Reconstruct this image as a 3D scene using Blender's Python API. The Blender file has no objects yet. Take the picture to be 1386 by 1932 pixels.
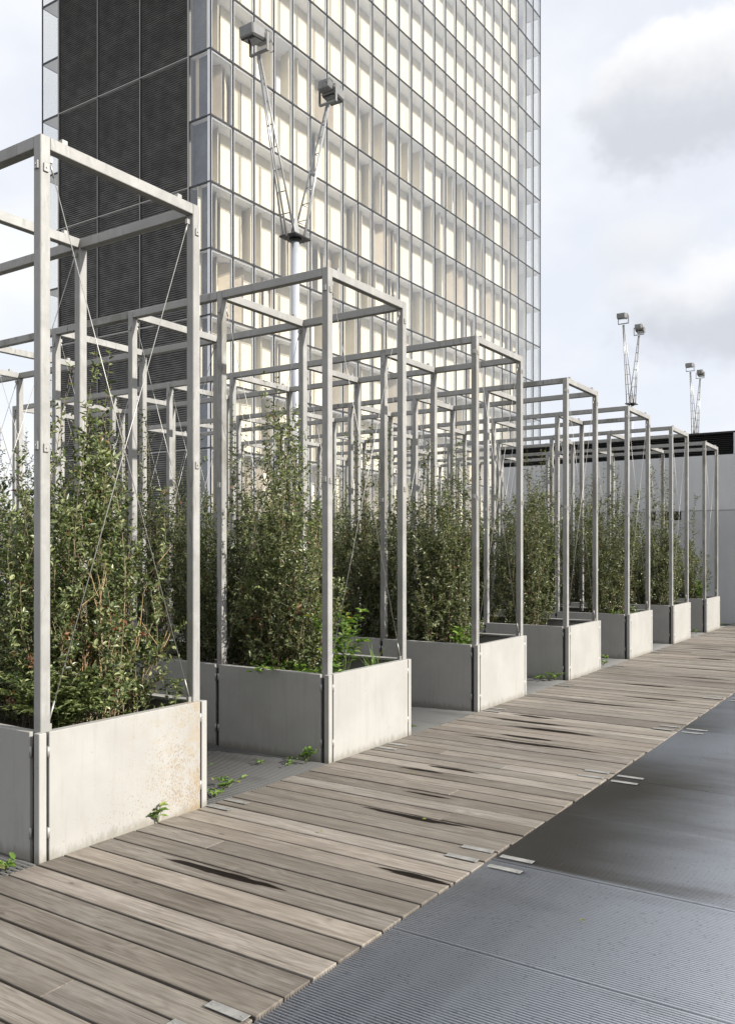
import bpy, bmesh, math, random
import numpy as np
from mathutils import Vector, Matrix

R = math.radians
scene = bpy.context.scene
C = scene.collection

# ------------------------------------------------------------------ camera
cam_d = bpy.data.cameras.new('camera')
cam = bpy.data.objects.new('camera', cam_d); C.objects.link(cam)
cam.location = (0, 0, 1.6)
cam.rotation_euler = (R(90), 0, 0.586545)
cam_d.sensor_fit = 'HORIZONTAL'; cam_d.sensor_width = 36
cam_d.lens = 1631.06 / 1386 * 36
cam_d.shift_y = 74.06 / 1386
cam_d.clip_start = 0.05; cam_d.clip_end = 3000
scene.camera = cam

# ------------------------------------------------------------------ light
SUN_EL, SUN_AZ = 30.0, 10.0           # azimuth from +X towards +Y
SUN_STRENGTH = 5.0
SKY_STRENGTH = 0.1
EXPOSURE = 0.65
scene.view_settings.view_transform = 'Standard'
scene.view_settings.look = 'None'
scene.view_settings.exposure = EXPOSURE
scene.view_settings.gamma = 1
scene.view_settings.use_curve_mapping = False
scene.render.engine = 'CYCLES'
scene.cycles.use_denoising = True
scene.cycles.use_adaptive_sampling = True
scene.cycles.adaptive_threshold = 0.025
scene.cycles.max_bounces = 6
scene.cycles.diffuse_bounces = 3
scene.cycles.glossy_bounces = 2
scene.cycles.transmission_bounces = 4
scene.cycles.transparent_max_bounces = 10
scene.cycles.caustics_reflective = False
scene.cycles.caustics_refractive = False

sun_d = bpy.data.lights.new('sun', 'SUN'); sun_d.energy = SUN_STRENGTH
sun_d.angle = R(0.53); sun_d.color = (1.0, 0.955, 0.885)
sun = bpy.data.objects.new('sun', sun_d); C.objects.link(sun)
sd = Vector((math.cos(R(SUN_EL)) * math.cos(R(SUN_AZ)), math.cos(R(SUN_EL)) * math.sin(R(SUN_AZ)), math.sin(R(SUN_EL))))
sun.rotation_euler = sd.to_track_quat('Z', 'Y').to_euler()
sun.location = (20, 5, 30)


class NT:
    """tiny node-tree helper"""
    def __init__(s, tree):
        s.t = tree; s.n = tree.nodes; s.l = tree.links
    def node(s, typ, **kw):
        n = s.n.new(typ)
        for k, v in kw.items():
            setattr(n, k, v)
        return n
    def set(s, sock, v):
        if isinstance(v, bpy.types.NodeSocket):
            s.l.new(v, sock)
        elif isinstance(v, (tuple, list)) and len(v) == 3 and sock.type == 'RGBA':
            sock.default_value = (*v, 1)
        else:
            sock.default_value = v
    def math(s, op, a, b=0.0, c=None, clamp=False):
        n = s.node('ShaderNodeMath', operation=op, use_clamp=clamp)
        s.set(n.inputs[0], a); s.set(n.inputs[1], b)
        if c is not None: s.set(n.inputs[2], c)
        return n.outputs[0]
    def vmath(s, op, a, b=(0, 0, 0)):
        n = s.node('ShaderNodeVectorMath', operation=op)
        s.set(n.inputs[0], a); s.set(n.inputs[1], b)
        return n.outputs['Value'] if op in ('DOT_PRODUCT', 'LENGTH', 'DISTANCE') else n.outputs[0]
    def mix(s, f, a, b, blend='MIX'):
        n = s.node('ShaderNodeMix', data_type='RGBA', blend_type=blend)
        s.set(n.inputs[0], f); s.set(n.inputs[6], a); s.set(n.inputs[7], b)
        return n.outputs[2]
    def ramp(s, v, lo, hi, a=0.0, b=1.0, smooth=True):
        n = s.node('ShaderNodeMapRange', interpolation_type='SMOOTHSTEP' if smooth else 'LINEAR')
        s.set(n.inputs['Value'], v); n.inputs['From Min'].default_value = lo; n.inputs['From Max'].default_value = hi
        n.inputs['To Min'].default_value = a; n.inputs['To Max'].default_value = b
        return n.outputs[0]
    def noise(s, vec, scale, detail=4, rough=0.55, dist=0.0):
        n = s.node('ShaderNodeTexNoise')
        s.set(n.inputs['Vector'], vec); n.inputs['Scale'].default_value = scale
        n.inputs['Detail'].default_value = detail; n.inputs['Roughness'].default_value = rough
        n.inputs['Distortion'].default_value = dist
        return n.outputs[0]
    def scaled(s, vec, sc, loc=(0, 0, 0)):
        n = s.node('ShaderNodeMapping')
        s.set(n.inputs['Vector'], vec); n.inputs['Scale'].default_value = sc; s.set(n.inputs['Location'], loc)
        return n.outputs[0]
    def xyz(s, v):
        n = s.node('ShaderNodeSeparateXYZ'); s.set(n.inputs[0], v); return n.outputs
    def comb(s, x, y, z):
        n = s.node('ShaderNodeCombineXYZ')
        for i, v in enumerate((x, y, z)): s.set(n.inputs[i], v)
        return n.outputs[0]


# ------------------------------------------------------------------ sky
world = bpy.data.worlds.new('World'); scene.world = world; world.use_nodes = True
wt = NT(world.node_tree); wt.n.clear()
sky = wt.node('ShaderNodeTexSky', sky_type='NISHITA', sun_disc=False)
sky.sun_elevation = R(SUN_EL); sky.sun_rotation = R(90 - SUN_AZ)
sky.air_density = 1.0; sky.dust_density = 1.2; sky.ozone_density = 1.0
D = wt.vmath('NORMALIZE', wt.node('ShaderNodeTexCoord').outputs['Generated'])
dx, dy, dz = wt.xyz(D)
# thin bright veil that covers the whole sky, with patchy thickness
veil_n = wt.noise(wt.scaled(D, (1.0, 1.0, 1.7), (3.1, 0.4, 0)), 3.6, 4, 0.55, 0.0)
veil_c = wt.mix(wt.ramp(veil_n, 0.36, 0.66), (5.7, 5.92, 6.4), (6.8, 6.85, 7.0))
veil = wt.mix(0.9, sky.outputs[0], veil_c)

def cloud(col, az_c, el_c, rx, ry, seed, amt, white, grey, edge=0.55, tilt=0.25):
    """a cumulus bank around a direction: bright crown, grey belly, ragged outline"""
    fx, fy = -math.sin(az_c), math.cos(az_c)
    fwd = wt.vmath('DOT_PRODUCT', D, (fx, fy, 0.0))
    lat = wt.vmath('DOT_PRODUCT', D, (fy, -fx, 0.0))
    fs = wt.math('MAXIMUM', fwd, 0.05)
    a = wt.math('DIVIDE', lat, fs)                                    # tangent-plane coordinates about the cloud
    e = wt.math('SUBTRACT', wt.math('DIVIDE', dz, fs), math.tan(el_c))
    n1 = wt.math('SUBTRACT', wt.noise(wt.comb(a, e, seed), 9.0, 4, 0.6, 0.0), 0.5)
    ea = wt.math('DIVIDE', wt.math('ADD', a, wt.math('MULTIPLY', e, tilt)), rx)
    ee = wt.math('DIVIDE', e, ry)
    r = wt.math('SQRT', wt.math('ADD', wt.math('MULTIPLY', ea, ea), wt.math('MULTIPLY', ee, ee)))
    r = wt.math('ADD', r, wt.math('MULTIPLY', n1, 1.5))
    m = wt.ramp(r, 1.0, 1.0 - edge, 0.0, amt)
    m = wt.math('MULTIPLY', m, wt.ramp(fwd, 0.1, 0.3))
    c = wt.mix(wt.ramp(wt.math('ADD', ee, wt.math('MULTIPLY', n1, 1.2)), -0.45, 0.7), grey, white)
    return wt.mix(m, col, c)

YAW = 0.586545
def dir_of(u, v):
    az = YAW - math.atan2(u - 693, 1631.06)
    el = math.atan2(1040 - v, math.hypot(u - 693, 1631.06))
    return az, el
sky_c = veil
for (u, v, rx, ry, seed, amt, w, g, ed, ti) in (
        (1310, 155, .155, .105, 1.3, .85, (7.0, 6.95, 6.85), (4.2, 4.38, 4.8), .36, -.45),
        (1370, 565, .15, .080, 4.1, .9, (6.6, 6.6, 6.7), (4.2, 4.42, 4.85), .5, -.2),
        (1230, 470, .07, .05, 6.7, .55, (6.4, 6.3, 6.1), (5.2, 5.3, 5.5), .9, 0)):
    az, el = dir_of(u, v)
    sky_c = cloud(sky_c, az, el, rx, ry, seed, amt, w, g, ed, ti)
bg = wt.node('ShaderNodeBackground'); wt.set(bg.inputs[0], sky_c); bg.inputs[1].default_value = SKY_STRENGTH
wo = wt.node('ShaderNodeOutputWorld'); wt.l.new(bg.outputs[0], wo.inputs[0])

# ------------------------------------------------------------------ materials
def mat(name):
    m = bpy.data.materials.new(name); m.use_nodes = True
    t = NT(m.node_tree)
    b = t.n['Principled BSDF']
    return m, t, b, t.n['Material Output']

def bump(t, b, h, dist=0.01, st=0.5):
    n = t.node('ShaderNodeBump'); n.inputs['Strength'].default_value = st; n.inputs['Distance'].default_value = dist
    t.set(n.inputs['Height'], h); t.l.new(n.outputs[0], b.inputs['Normal'])

def plain(name, col, rough=0.6, metal=0.0, var=0.12, scale=6.0):
    m, t, b, o = mat(name)
    co = t.node('ShaderNodeTexCoord').outputs['Object']
    n = t.noise(co, scale, 5, 0.6)
    k = t.ramp(n, 0.3, 0.7, 1 - var, 1 + var)
    t.set(b.inputs['Base Color'], t.mix(1.0, col, t.comb(k, k, k), 'MULTIPLY'))
    b.inputs['Roughness'].default_value = rough; b.inputs['Metallic'].default_value = metal
    return m

def steel_material():
    m, t, b, o = mat('galvanised_steel')
    tc = t.node('ShaderNodeTexCoord').outputs['Object']
    rnd = t.node('ShaderNodeObjectInfo').outputs['Random']
    off = t.comb(t.math('MULTIPLY', rnd, 37.0), t.math('MULTIPLY', rnd, 91.0), t.math('MULTIPLY', rnd, 53.0))
    p = t.vmath('ADD', tc, off)
    n1 = t.noise(p, 5.0, 6, 0.62, 0.6)                    # broad mottling of the zinc
    n2 = t.noise(t.scaled(p, (9, 9, 1.6)), 3.0, 5, 0.6, 0.8)   # drips and smears
    n3 = t.noise(p, 90.0, 3, 0.6)
    sm = t.math('MULTIPLY', t.ramp(n2, 0.49, 0.66), t.ramp(n1, 0.40, 0.60))
    base = t.mix(t.ramp(n1, 0.3, 0.7), (0.265, 0.26, 0.246), (0.33, 0.325, 0.31))
    heavy = t.ramp(t.math('FRACT', t.math('MULTIPLY', rnd, 5.7)), 0.35, 1.0, 0.35, 1.0)
    grime = t.math('MULTIPLY', t.ramp(t.noise(t.scaled(p, (1, 1, .5)), 3.0, 4, 0.6), 0.46, 0.62), t.ramp(heavy, 0.5, 1.0, 0.1, 0.75))
    base = t.mix(grime, base, (0.15, 0.142, 0.115))
    base = t.mix(t.math('MULTIPLY', sm, heavy), base, (0.13, 0.125, 0.11))
    base = t.mix(t.math('MULTIPLY', t.ramp(n3, 0.66, 0.74), 0.5), base, (0.22, 0.2, 0.17))
    t.set(b.inputs['Base Color'], base)
    b.inputs['Metallic'].default_value = 0.15
    b.inputs['Specular IOR Level'].default_value = 0.35
    t.set(b.inputs['Roughness'], t.ramp(n1, 0.3, 0.7, 0.42, 0.58))
    bump(t, b, t.math('ADD', n3, t.math('MULTIPLY', n2, 0.4)), 0.0015, 0.35)
    return m

def panel_material(name, rust):
    m, t, b, o = mat(name)
    tc = t.node('ShaderNodeTexCoord').outputs['Object']
    rnd = t.node('ShaderNodeObjectInfo').outputs['Random']
    off = t.comb(t.math('MULTIPLY', rnd, 31.0), t.math('MULTIPLY', rnd, 17.0), 0.0)
    p = t.vmath('ADD', tc, off)
    x, y, z = t.xyz(tc)
    n1 = t.noise(p, 2.6, 5, 0.6, 0.3)
    n2 = t.noise(t.scaled(p, (14, 14, 1.1)), 2.2, 5, 0.6, 0.3)     # faint run marks
    n3 = t.noise(p, 220.0, 2, 0.5)
    base = t.mix(t.ramp(n1, 0.3, 0.7), (0.305, 0.297, 0.278), (0.345, 0.337, 0.317))
    base = t.mix(t.math('MULTIPLY', t.ramp(n2, 0.5, 0.75), 0.4), base, (0.25, 0.238, 0.21))
    # grime splashed along the foot of the sheet, ragged
    foot = t.math('ADD', z, t.math('MULTIPLY', t.math('SUBTRACT', t.noise(t.scaled(p, (1, 1, .3)), 22.0, 5, 0.65), 0.5), 0.16))
    g = t.math('MULTIPLY', t.ramp(foot, 0.06, 0.0), 0.6)
    base = t.mix(g, base, (0.17, 0.155, 0.12))
    # tiny pits
    v = t.node('ShaderNodeTexVoronoi'); t.set(v.inputs['Vector'], p); v.inputs['Scale'].default_value = 9.0
    pit = t.math('MULTIPLY', t.ramp(v.outputs['Distance'], 0.05, 0.035), 0.6)
    base = t.mix(pit, base, (0.16, 0.13, 0.10))
    if rust:
        # y runs along the sheet (0 .. 1.1); rust sits right of the middle and speckles the rest
        sp = t.noise(t.scaled(p, (1, 1, 0.75)), 95.0, 3, 0.55)
        sp2 = t.noise(p, 46.0, 4, 0.6)
        d1 = t.noise(p, 3.3, 4, 0.6)
        zone = t.math('ADD', t.ramp(y, 0.22, 1.08, 0.0, 0.85), t.math('MULTIPLY', t.ramp(z, 0.62, 0.1), 0.42))
        zone = t.math('MULTIPLY', zone, t.ramp(d1, 0.32, 0.62, 0.35, 1.1))
        thr = t.math('SUBTRACT', 0.695, t.math('MULTIPLY', zone, 0.155))
        spk = t.ramp(t.math('SUBTRACT', sp, thr), 0.0, 0.035)
        spk2 = t.ramp(t.math('SUBTRACT', sp2, t.math('ADD', thr, 0.02)), 0.0, 0.05)
        bk = t.node('ShaderNodeTexBrick'); t.set(bk.inputs['Vector'], t.comb(t.math('ADD', y, t.math('MULTIPLY', d1, 0.05)), t.math('ADD', z, t.math('MULTIPLY', sp2, 0.02)), 0.0))
        bk.inputs['Scale'].default_value = 1.0; bk.inputs['Brick Width'].default_value = 0.125; bk.inputs['Row Height'].default_value = 0.052
        bk.inputs['Mortar Size'].default_value = 0.004; bk.offset = 0.0; bk.inputs['Mortar Smooth'].default_value = 0.6
        bleed = t.math('MULTIPLY', t.ramp(t.math('ADD', y, t.math('MULTIPLY', d1, 0.3)), 0.5, 1.2), t.ramp(t.noise(t.scaled(p, (1, 1, 1.2)), 13.0, 5, 0.65), 0.40, 0.68))
        bleed = t.math('MULTIPLY', bleed, t.ramp(bk.outputs['Fac'], 0.0, 1.0, 0.75, 0.25))
        edge = t.math('MULTIPLY', t.ramp(y, 0.93, 1.1), t.ramp(t.noise(t.scaled(p, (1, 1, .6)), 9.0, 4, 0.6), 0.38, 0.62))
        base = t.mix(t.math('MULTIPLY', bleed, 0.7), base, (0.30, 0.245, 0.155))
        base = t.mix(t.math('MULTIPLY', edge, 0.45), base, (0.28, 0.20, 0.10))
        base = t.mix(t.math('MULTIPLY', spk, 0.45), base, (0.17, 0.115, 0.07))
        base = t.mix(t.math('MULTIPLY', spk2, 0.5), base, (0.23, 0.16, 0.085))
    t.set(b.inputs['Base Color'], base)
    b.inputs['Roughness'].default_value = 0.58
    bump(t, b, t.math('ADD', n3, t.math('MULTIPLY', n1, 0.8)), 0.001, 0.3)
    return m

def wood_material():
    m, t, b, o = mat('weathered_hardwood')
    tc = t.node('ShaderNodeTexCoord').outputs['Object']
    rnd = t.node('ShaderNodeObjectInfo').outputs['Random']
    def attr(n):
        a = t.node('ShaderNodeAttribute'); a.attribute_type = 'OBJECT'; a.attribute_name = n
        return a.outputs['Fac']
    x, y, z = t.xyz(tc)
    off = t.comb(t.math('MULTIPLY', rnd, 61.0), t.math('MULTIPLY', rnd, 23.0), t.math('MULTIPLY', rnd, 47.0))
    p = t.vmath('ADD', tc, off)
    warp = t.noise(t.scaled(p, (1.6, 6, 1)), 1.3, 3, 0.5)
    ring = t.math('SINE', t.math('MULTIPLY', t.math('ADD', t.math('MULTIPLY', y, 10.0), t.math('MULTIPLY', warp, 7.0)), 7.0))
    g1 = t.noise(t.scaled(p, (2.2, 55, 1)), 1.0, 6, 0.65, 0.15)
    g2 = t.noise(t.scaled(p, (7, 190, 1)), 1.0, 4, 0.6)
    g3 = t.noise(t.scaled(p, (1.1, 5, 1)), 1.6, 4, 0.6)
    f = t.math('ADD', t.math('MULTIPLY', g1, 0.55), t.math('ADD', t.math('MULTIPLY', g2, 0.3), t.math('MULTIPLY', g3, 0.3)))
    f = t.math('ADD', f, t.math('MULTIPLY', ring, t.ramp(g3, 0.4, 0.65, 0.0, 0.05)))
    dark = t.mix(rnd, (0.092, 0.074, 0.057), (0.120, 0.103, 0.084))
    lite = t.mix(t.math('FRACT', t.math('MULTIPLY', rnd, 7.3)), (0.245, 0.215, 0.180), (0.300, 0.275, 0.242))
    base = t.mix(t.ramp(f, 0.33, 0.82), dark, lite)
    tone = t.ramp(t.math('FRACT', t.math('MULTIPLY', rnd, 13.7)), 0, 1, 0.67, 1.22, False)
    base = t.mix(1.0, base, t.comb(tone, tone, tone), 'MULTIPLY')
    # dark hairline checks
    ck = t.ramp(t.noise(t.scaled(p, (1.5, 120, 1)), 1.0, 3, 0.5), 0.66, 0.72)
    base = t.mix(t.math('MULTIPLY', ck, 0.75), base, (0.035, 0.028, 0.022))
    # knots
    v = t.node('ShaderNodeTexVoronoi'); t.set(v.inputs['Vector'], t.scaled(p, (1.0, 2.6, 0.0))); v.inputs['Scale'].default_value = 1.5
    kn = t.ramp(v.outputs['Distance'], 0.05, 0.02)
    base = t.mix(t.math('MULTIPLY', kn, 0.7), base, (0.06, 0.045, 0.035))
    # standing wet streak: position and size are the plank's own
    sx, sl, sy, sw = attr('wet_x'), attr('wet_length'), attr('wet_y'), attr('wet_width')
    wn = t.math('SUBTRACT', t.noise(t.scaled(p, (3.5, 60, 1)), 1.0, 6, 0.65), 0.5)
    wn2 = t.math('SUBTRACT', t.noise(t.scaled(p, (2.0, 2.0, 1)), 1.5, 2, 0.5), 0.5)
    ex = t.math('DIVIDE', t.math('SUBTRACT', x, sx), t.math('MAXIMUM', sl, 0.001))
    ey = t.math('DIVIDE', t.math('ADD', t.math('SUBTRACT', y, sy), t.math('MULTIPLY', wn2, 0.05)), t.math('MAXIMUM', sw, 0.001))
    rr = t.math('ADD', t.math('ABSOLUTE', ey), t.math('MULTIPLY', ex, ex))
    rr = t.math('ADD', rr, t.math('MULTIPLY', wn, 1.9))
    wet = t.math('MULTIPLY', t.ramp(rr, 1.05, 0.82), t.ramp(sl, 0.001, 0.01))
    damp = t.math('MULTIPLY', t.ramp(t.math('ADD', rr, t.math('MULTIPLY', g1, 1.2)), 2.2, 1.1), t.ramp(sl, 0.001, 0.01))
    base = t.mix(t.math('MULTIPLY', damp, 0.45), base, (0.055, 0.042, 0.032))
    base = t.mix(t.math('MULTIPLY', wet, 0.97), base, (0.008, 0.006, 0.005))
    t.set(b.inputs['Base Color'], base)
    rough = t.ramp(f, 0.35, 0.75, 0.78, 0.62)
    t.set(b.inputs['Roughness'], t.math('SUBTRACT', rough, t.math('MULTIPLY', wet, 0.1)))
    t.set(b.inputs['Specular IOR Level'], t.math('SUBTRACT', 0.3, t.math('MULTIPLY', wet, 0.27)))
    hh = t.math('SUBTRACT', t.math('ADD', g1, t.math('MULTIPLY', g2, 0.6)), t.math('MULTIPLY', ck, 0.6))
    bump(t, b, hh, 0.003, 0.45)
    return m

DECK_R = -1.955
def grating_material(name, wetness):
    m, t, b, o = mat(name)
    g = t.node('ShaderNodeNewGeometry').outputs['Position']
    n1 = t.noise(t.scaled(g, (0.55, 0.85, 0.0)), 1.3, 4, 0.55, 0.4)      # wet and dry areas on the deck
    n2 = t.noise(t.scaled(g, (1.0, 7.0, 0.0)), 0.9, 4, 0.6)
    n3 = t.noise(g, 60.0, 3, 0.6)
    w = t.ramp(t.math('ADD', t.math('MULTIPLY', n1, 0.75), t.math('MULTIPLY', n2, 0.3)), 0.36, 0.52)
    if wetness:
        # a soaked, algae-brown patch spreads from the edge of the boards over two bays
        gx, gy, gz = t.xyz(g)
        q = t.math('ADD', t.math('MULTIPLY', t.math('SUBTRACT', n1, 0.5), 1.5), t.math('MULTIPLY', t.math('SUBTRACT', n2, 0.5), 0.25))
        rx = t.math('ADD', t.math('SUBTRACT', gx, DECK_R), q)
        patch = t.math('MULTIPLY', t.ramp(rx, 1.5, 0.1), t.math('MULTIPLY', t.ramp(gy, 4.09, 4.16), t.ramp(t.math('ADD', gy, q), 7.6, 5.6)))
        patch2 = t.math('MULTIPLY', t.ramp(rx, 0.7, -.2, 0.0, 0.6), t.math('MULTIPLY', t.ramp(gy, 8.0, 8.1), t.ramp(gy, 10.5, 8.6)))
        w = t.math('MULTIPLY', t.math('ADD', 0.78, t.math('MULTIPLY', w, 0.22)), t.math('SUBTRACT', 1.0, t.math('MAXIMUM', patch, patch2)))
    if wetness:
        base = t.mix(w, (0.14, 0.132, 0.116), (0.45, 0.47, 0.505))
        base = t.mix(t.math('MULTIPLY', t.ramp(n3, 0.55, 0.75), 0.4), base, (0.10, 0.09, 0.08))
        t.set(b.inputs['Roughness'], t.ramp(w, 0, 1, 0.50, 0.42))
        b.inputs['Metallic'].default_value = 0.6
    else:
        base = t.mix(w, (0.055, 0.054, 0.051), (0.10, 0.099, 0.095))
        base = t.mix(t.math('MULTIPLY', t.ramp(n3, 0.55, 0.75), 0.4), base, (0.07, 0.066, 0.06))
        b.inputs['Roughness'].default_value = 0.55
        b.inputs['Metallic'].default_value = 0.3
    t.set(b.inputs['Base Color'], base)
    return m

def leaf_material(name, dark, mid, light, odd, odd_share=0.05, rough=0.34, trans=0.30):
    m, t, b, o = mat(name)
    a = t.node('ShaderNodeAttribute'); a.attribute_name = 'tint'
    f = a.outputs['Fac']
    base = t.mix(t.ramp(f, 0.0, 0.55), dark, mid)
    base = t.mix(t.ramp(f, 0.55, 1.0 - odd_share), base, light)
    base = t.mix(t.ramp(f, 1.0 - odd_share, 1.0 - odd_share + 0.004), base, odd)
    t.set(b.inputs['Base Color'], base)
    b.inputs['Roughness'].default_value = rough
    b.inputs['Specular IOR Level'].default_value = 0.55
    tr = t.node('ShaderNodeBsdfTranslucent'); t.set(tr.inputs[0], t.mix(1.0, base, (1.25, 1.4, 0.7), 'MULTIPLY'))
    mx = t.node('ShaderNodeMixShader'); mx.inputs[0].default_value = trans
    t.l.new(b.outputs[0], mx.inputs[1]); t.l.new(tr.outputs[0], mx.inputs[2]); t.l.new(mx.outputs[0], o.inputs[0])
    return m

def glass_material(name, tint=(0.965, 0.965, 0.955), ior=1.5):
    m, t, b, o = mat(name)
    t.n.remove(b)
    tr = t.node('ShaderNodeBsdfTransparent'); t.set(tr.inputs[0], tint)
    gl = t.node('ShaderNodeBsdfGlossy'); gl.inputs['Roughness'].default_value = 0.01; t.set(gl.inputs[0], (0.95, 0.97, 1.0))
    lw = t.node('ShaderNodeLayerWeight'); lw.inputs[0].default_value = 0.5
    fac = t.math('ADD', 0.065, t.math('MULTIPLY', t.math('POWER', lw.outputs['Facing'], 4.0), 0.9), clamp=True)
    mx = t.node('ShaderNodeMixShader'); t.set(mx.inputs[0], fac)
    t.l.new(tr.outputs[0], mx.inputs[1]); t.l.new(gl.outputs[0], mx.inputs[2]); t.l.new(mx.outputs[0], o.inputs[0])
    return m

def concrete_material(name, c0, c1):
    m, t, b, o = mat(name)
    g = t.node('ShaderNodeTexCoord').outputs['Object']
    n1 = t.noise(g, 0.9, 6, 0.6, 0.3); n2 = t.noise(t.scaled(g, (3, 3, 0.35)), 2.0, 5, 0.6); n3 = t.noise(g, 45, 4, 0.6)
    f = t.math('ADD', t.math('MULTIPLY', n1, 0.5), t.math('ADD', t.math('MULTIPLY', n2, 0.3), t.math('MULTIPLY', n3, 0.2)))
    t.set(b.inputs['Base Color'], t.mix(t.ramp(f, 0.36, 0.64), c0, c1))
    b.inputs['Roughness'].default_value = 0.75
    bump(t, b, n3, 0.003, 0.3)
    return m

M = {}
M['steel'] = steel_material()
M['panel'] = panel_material('pale_planter_sheet', False)
M['panel_rust'] = panel_material('rust_stained_planter_sheet', True)
M['wood'] = wood_material()
M['grating'] = grating_material('wet_steel_grating', True)
M['grating_dry'] = grating_material('dull_steel_grating', False)
M['plate'] = plain('brushed_cover_plate', (0.27, 0.265, 0.25), 0.5, 0.3, 0.2, 14)
M['bolt'] = plain('bolt_steel', (0.30, 0.29, 0.27), 0.4, 0.6, 0.2, 40)
M['cable'] = plain('stainless_cable', (0.36, 0.35, 0.33), 0.4, 0.5, 0.1, 20)
M['hinge'] = plain('hinge_steel', (0.33, 0.325, 0.305), 0.4, 0.4, 0.1, 30)
M['gap'] = plain('painted_gap_shade', (0.03, 0.03, 0.03), 0.7, 0, 0.2, 10)  # near-black colour paints the shade in the gap beside the posts
M['soil'] = plain('dark_potting_soil', (0.030, 0.023, 0.017), 0.95, 0, 0.5, 40)
M['deck_shade'] = plain('painted_under_deck_shade', (0.028, 0.028, 0.027), 0.9, 0, 0.3, 3)  # shade below the boards put into the colour
M['paving'] = concrete_material('pale_paving', (0.27, 0.265, 0.25), (0.36, 0.35, 0.335))
M['terrain'] = concrete_material('far_ground', (0.22, 0.215, 0.20), (0.30, 0.29, 0.28))
M['conc'] = concrete_material('grey_concrete', (0.50, 0.502, 0.50), (0.57, 0.572, 0.57))
M['conc2'] = concrete_material('darker_concrete', (0.41, 0.412, 0.41), (0.475, 0.477, 0.475))
M['black'] = plain('black_louvre', (0.010, 0.010, 0.010), 0.6, 0, 0.3, 8)
M['louvre'] = plain('anthracite_mesh', (0.098, 0.096, 0.091), 0.55, 0.1, 0.4, 0.9)
M['louvre_back'] = plain('anthracite_backing', (0.032, 0.032, 0.031), 0.6, 0.2, 0.2, 2)
M['mullion'] = plain('dark_mullion', (0.035, 0.036, 0.042), 0.4, 0.3, 0.1, 2)
M['pane_frame'] = plain('pale_pane_frame', (0.52, 0.53, 0.55), 0.4, 0.2, 0.06, 2)
M['glass'] = glass_material('clear_facade_glass')
M['shutter'] = plain('cream_wooden_shutter', (0.68, 0.62, 0.485), 0.6, 0, 0.05, 1.2)
M['shutter_shaded'] = plain('shaded_wooden_shutter', (0.58, 0.50, 0.385), 0.6, 0, 0.06, 1.2)  # same shutters at a shaded angle, the shade put into a darker beige
M['interior'] = plain('pale_interior', (0.82, 0.825, 0.84), 0.8, 0, 0.05, 0.4)
M['interior_wall'] = plain('soft_interior_wall', (0.66, 0.64, 0.60), 0.85, 0, 0.08, 0.4)
M['fin'] = plain('pale_grey_fin', (0.70, 0.71, 0.73), 0.5, 0, 0.06, 0.7)
M['partition'] = plain('blue_grey_partition', (0.055, 0.065, 0.085), 0.6, 0, 0.5, 0.8)
M['stem'] = plain('tan_stem', (0.17, 0.13, 0.085), 0.75, 0, 0.4, 9)
M['cane'] = plain('bare_tan_cane', (0.34, 0.235, 0.125), 0.7, 0, 0.3, 12)
M['stem_green'] = plain('green_stem', (0.12, 0.16, 0.05), 0.6, 0, 0.25, 9)
M['leaf'] = leaf_material('shrub_leaf', (0.031, 0.049, 0.017), (0.090, 0.114, 0.042), (0.265, 0.28, 0.13), (0.21, 0.085, 0.035), 0.008)
M['leaf_hero'] = leaf_material('front_shrub_leaf', (0.040, 0.062, 0.021), (0.118, 0.150, 0.054), (0.33, 0.355, 0.165), (0.21, 0.085, 0.032), 0.008)
M['leaf_dry'] = leaf_material('dried_leaf', (0.11, 0.040, 0.022), (0.20, 0.075, 0.03), (0.30, 0.17, 0.07), (0.33, 0.24, 0.11), 0.1)
M['leaf_fresh'] = leaf_material('fresh_weed_leaf', (0.085, 0.15, 0.030), (0.13, 0.22, 0.04), (0.22, 0.32, 0.075), (0.30, 0.30, 0.09), 0.05, 0.42, 0.35)
M['grassy'] = leaf_material('grass_blade', (0.075, 0.13, 0.03), (0.12, 0.19, 0.045), (0.19, 0.26, 0.08), (0.28, 0.22, 0.10), 0.08, 0.42, 0.3)
M['petal'] = plain('yellow_petal', (0.75, 0.58, 0.05), 0.6, 0, 0.1, 30)
M['lamp_body'] = plain('light_grey_lamp_casting', (0.18, 0.18, 0.176), 0.45, 0.3, 0.08, 8)
M['lamp_dark'] = plain('dark_lamp_underside', (0.018, 0.018, 0.018), 0.5, 0.2, 0.2, 8)
M['lamp_lens'] = glass_material('lamp_lens', (0.5, 0.52, 0.5))
M['mast'] = plain('pale_painted_mast', (0.40, 0.42, 0.45), 0.4, 0.2, 0.05, 3)
M['arm'] = plain('zinc_arm_tube', (0.38, 0.38, 0.375), 0.35, 0.4, 0.08, 6)
M['rubber'] = plain('black_rubber', (0.015, 0.015, 0.015), 0.6, 0, 0.1, 20)
M['white_far'] = plain('whitewashed_facade', (0.72, 0.71, 0.68), 0.8, 0, 0.06, 0.3)
M['far_window'] = plain('far_window', (0.10, 0.105, 0.11), 0.25, 0, 0.3, 0.5)
M['far_leaf'] = leaf_material('far_tree_leaf', (0.05, 0.06, 0.03), (0.08, 0.09, 0.045), (0.13, 0.13, 0.07), (0.2, 0.15, 0.07), 0.05)

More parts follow.
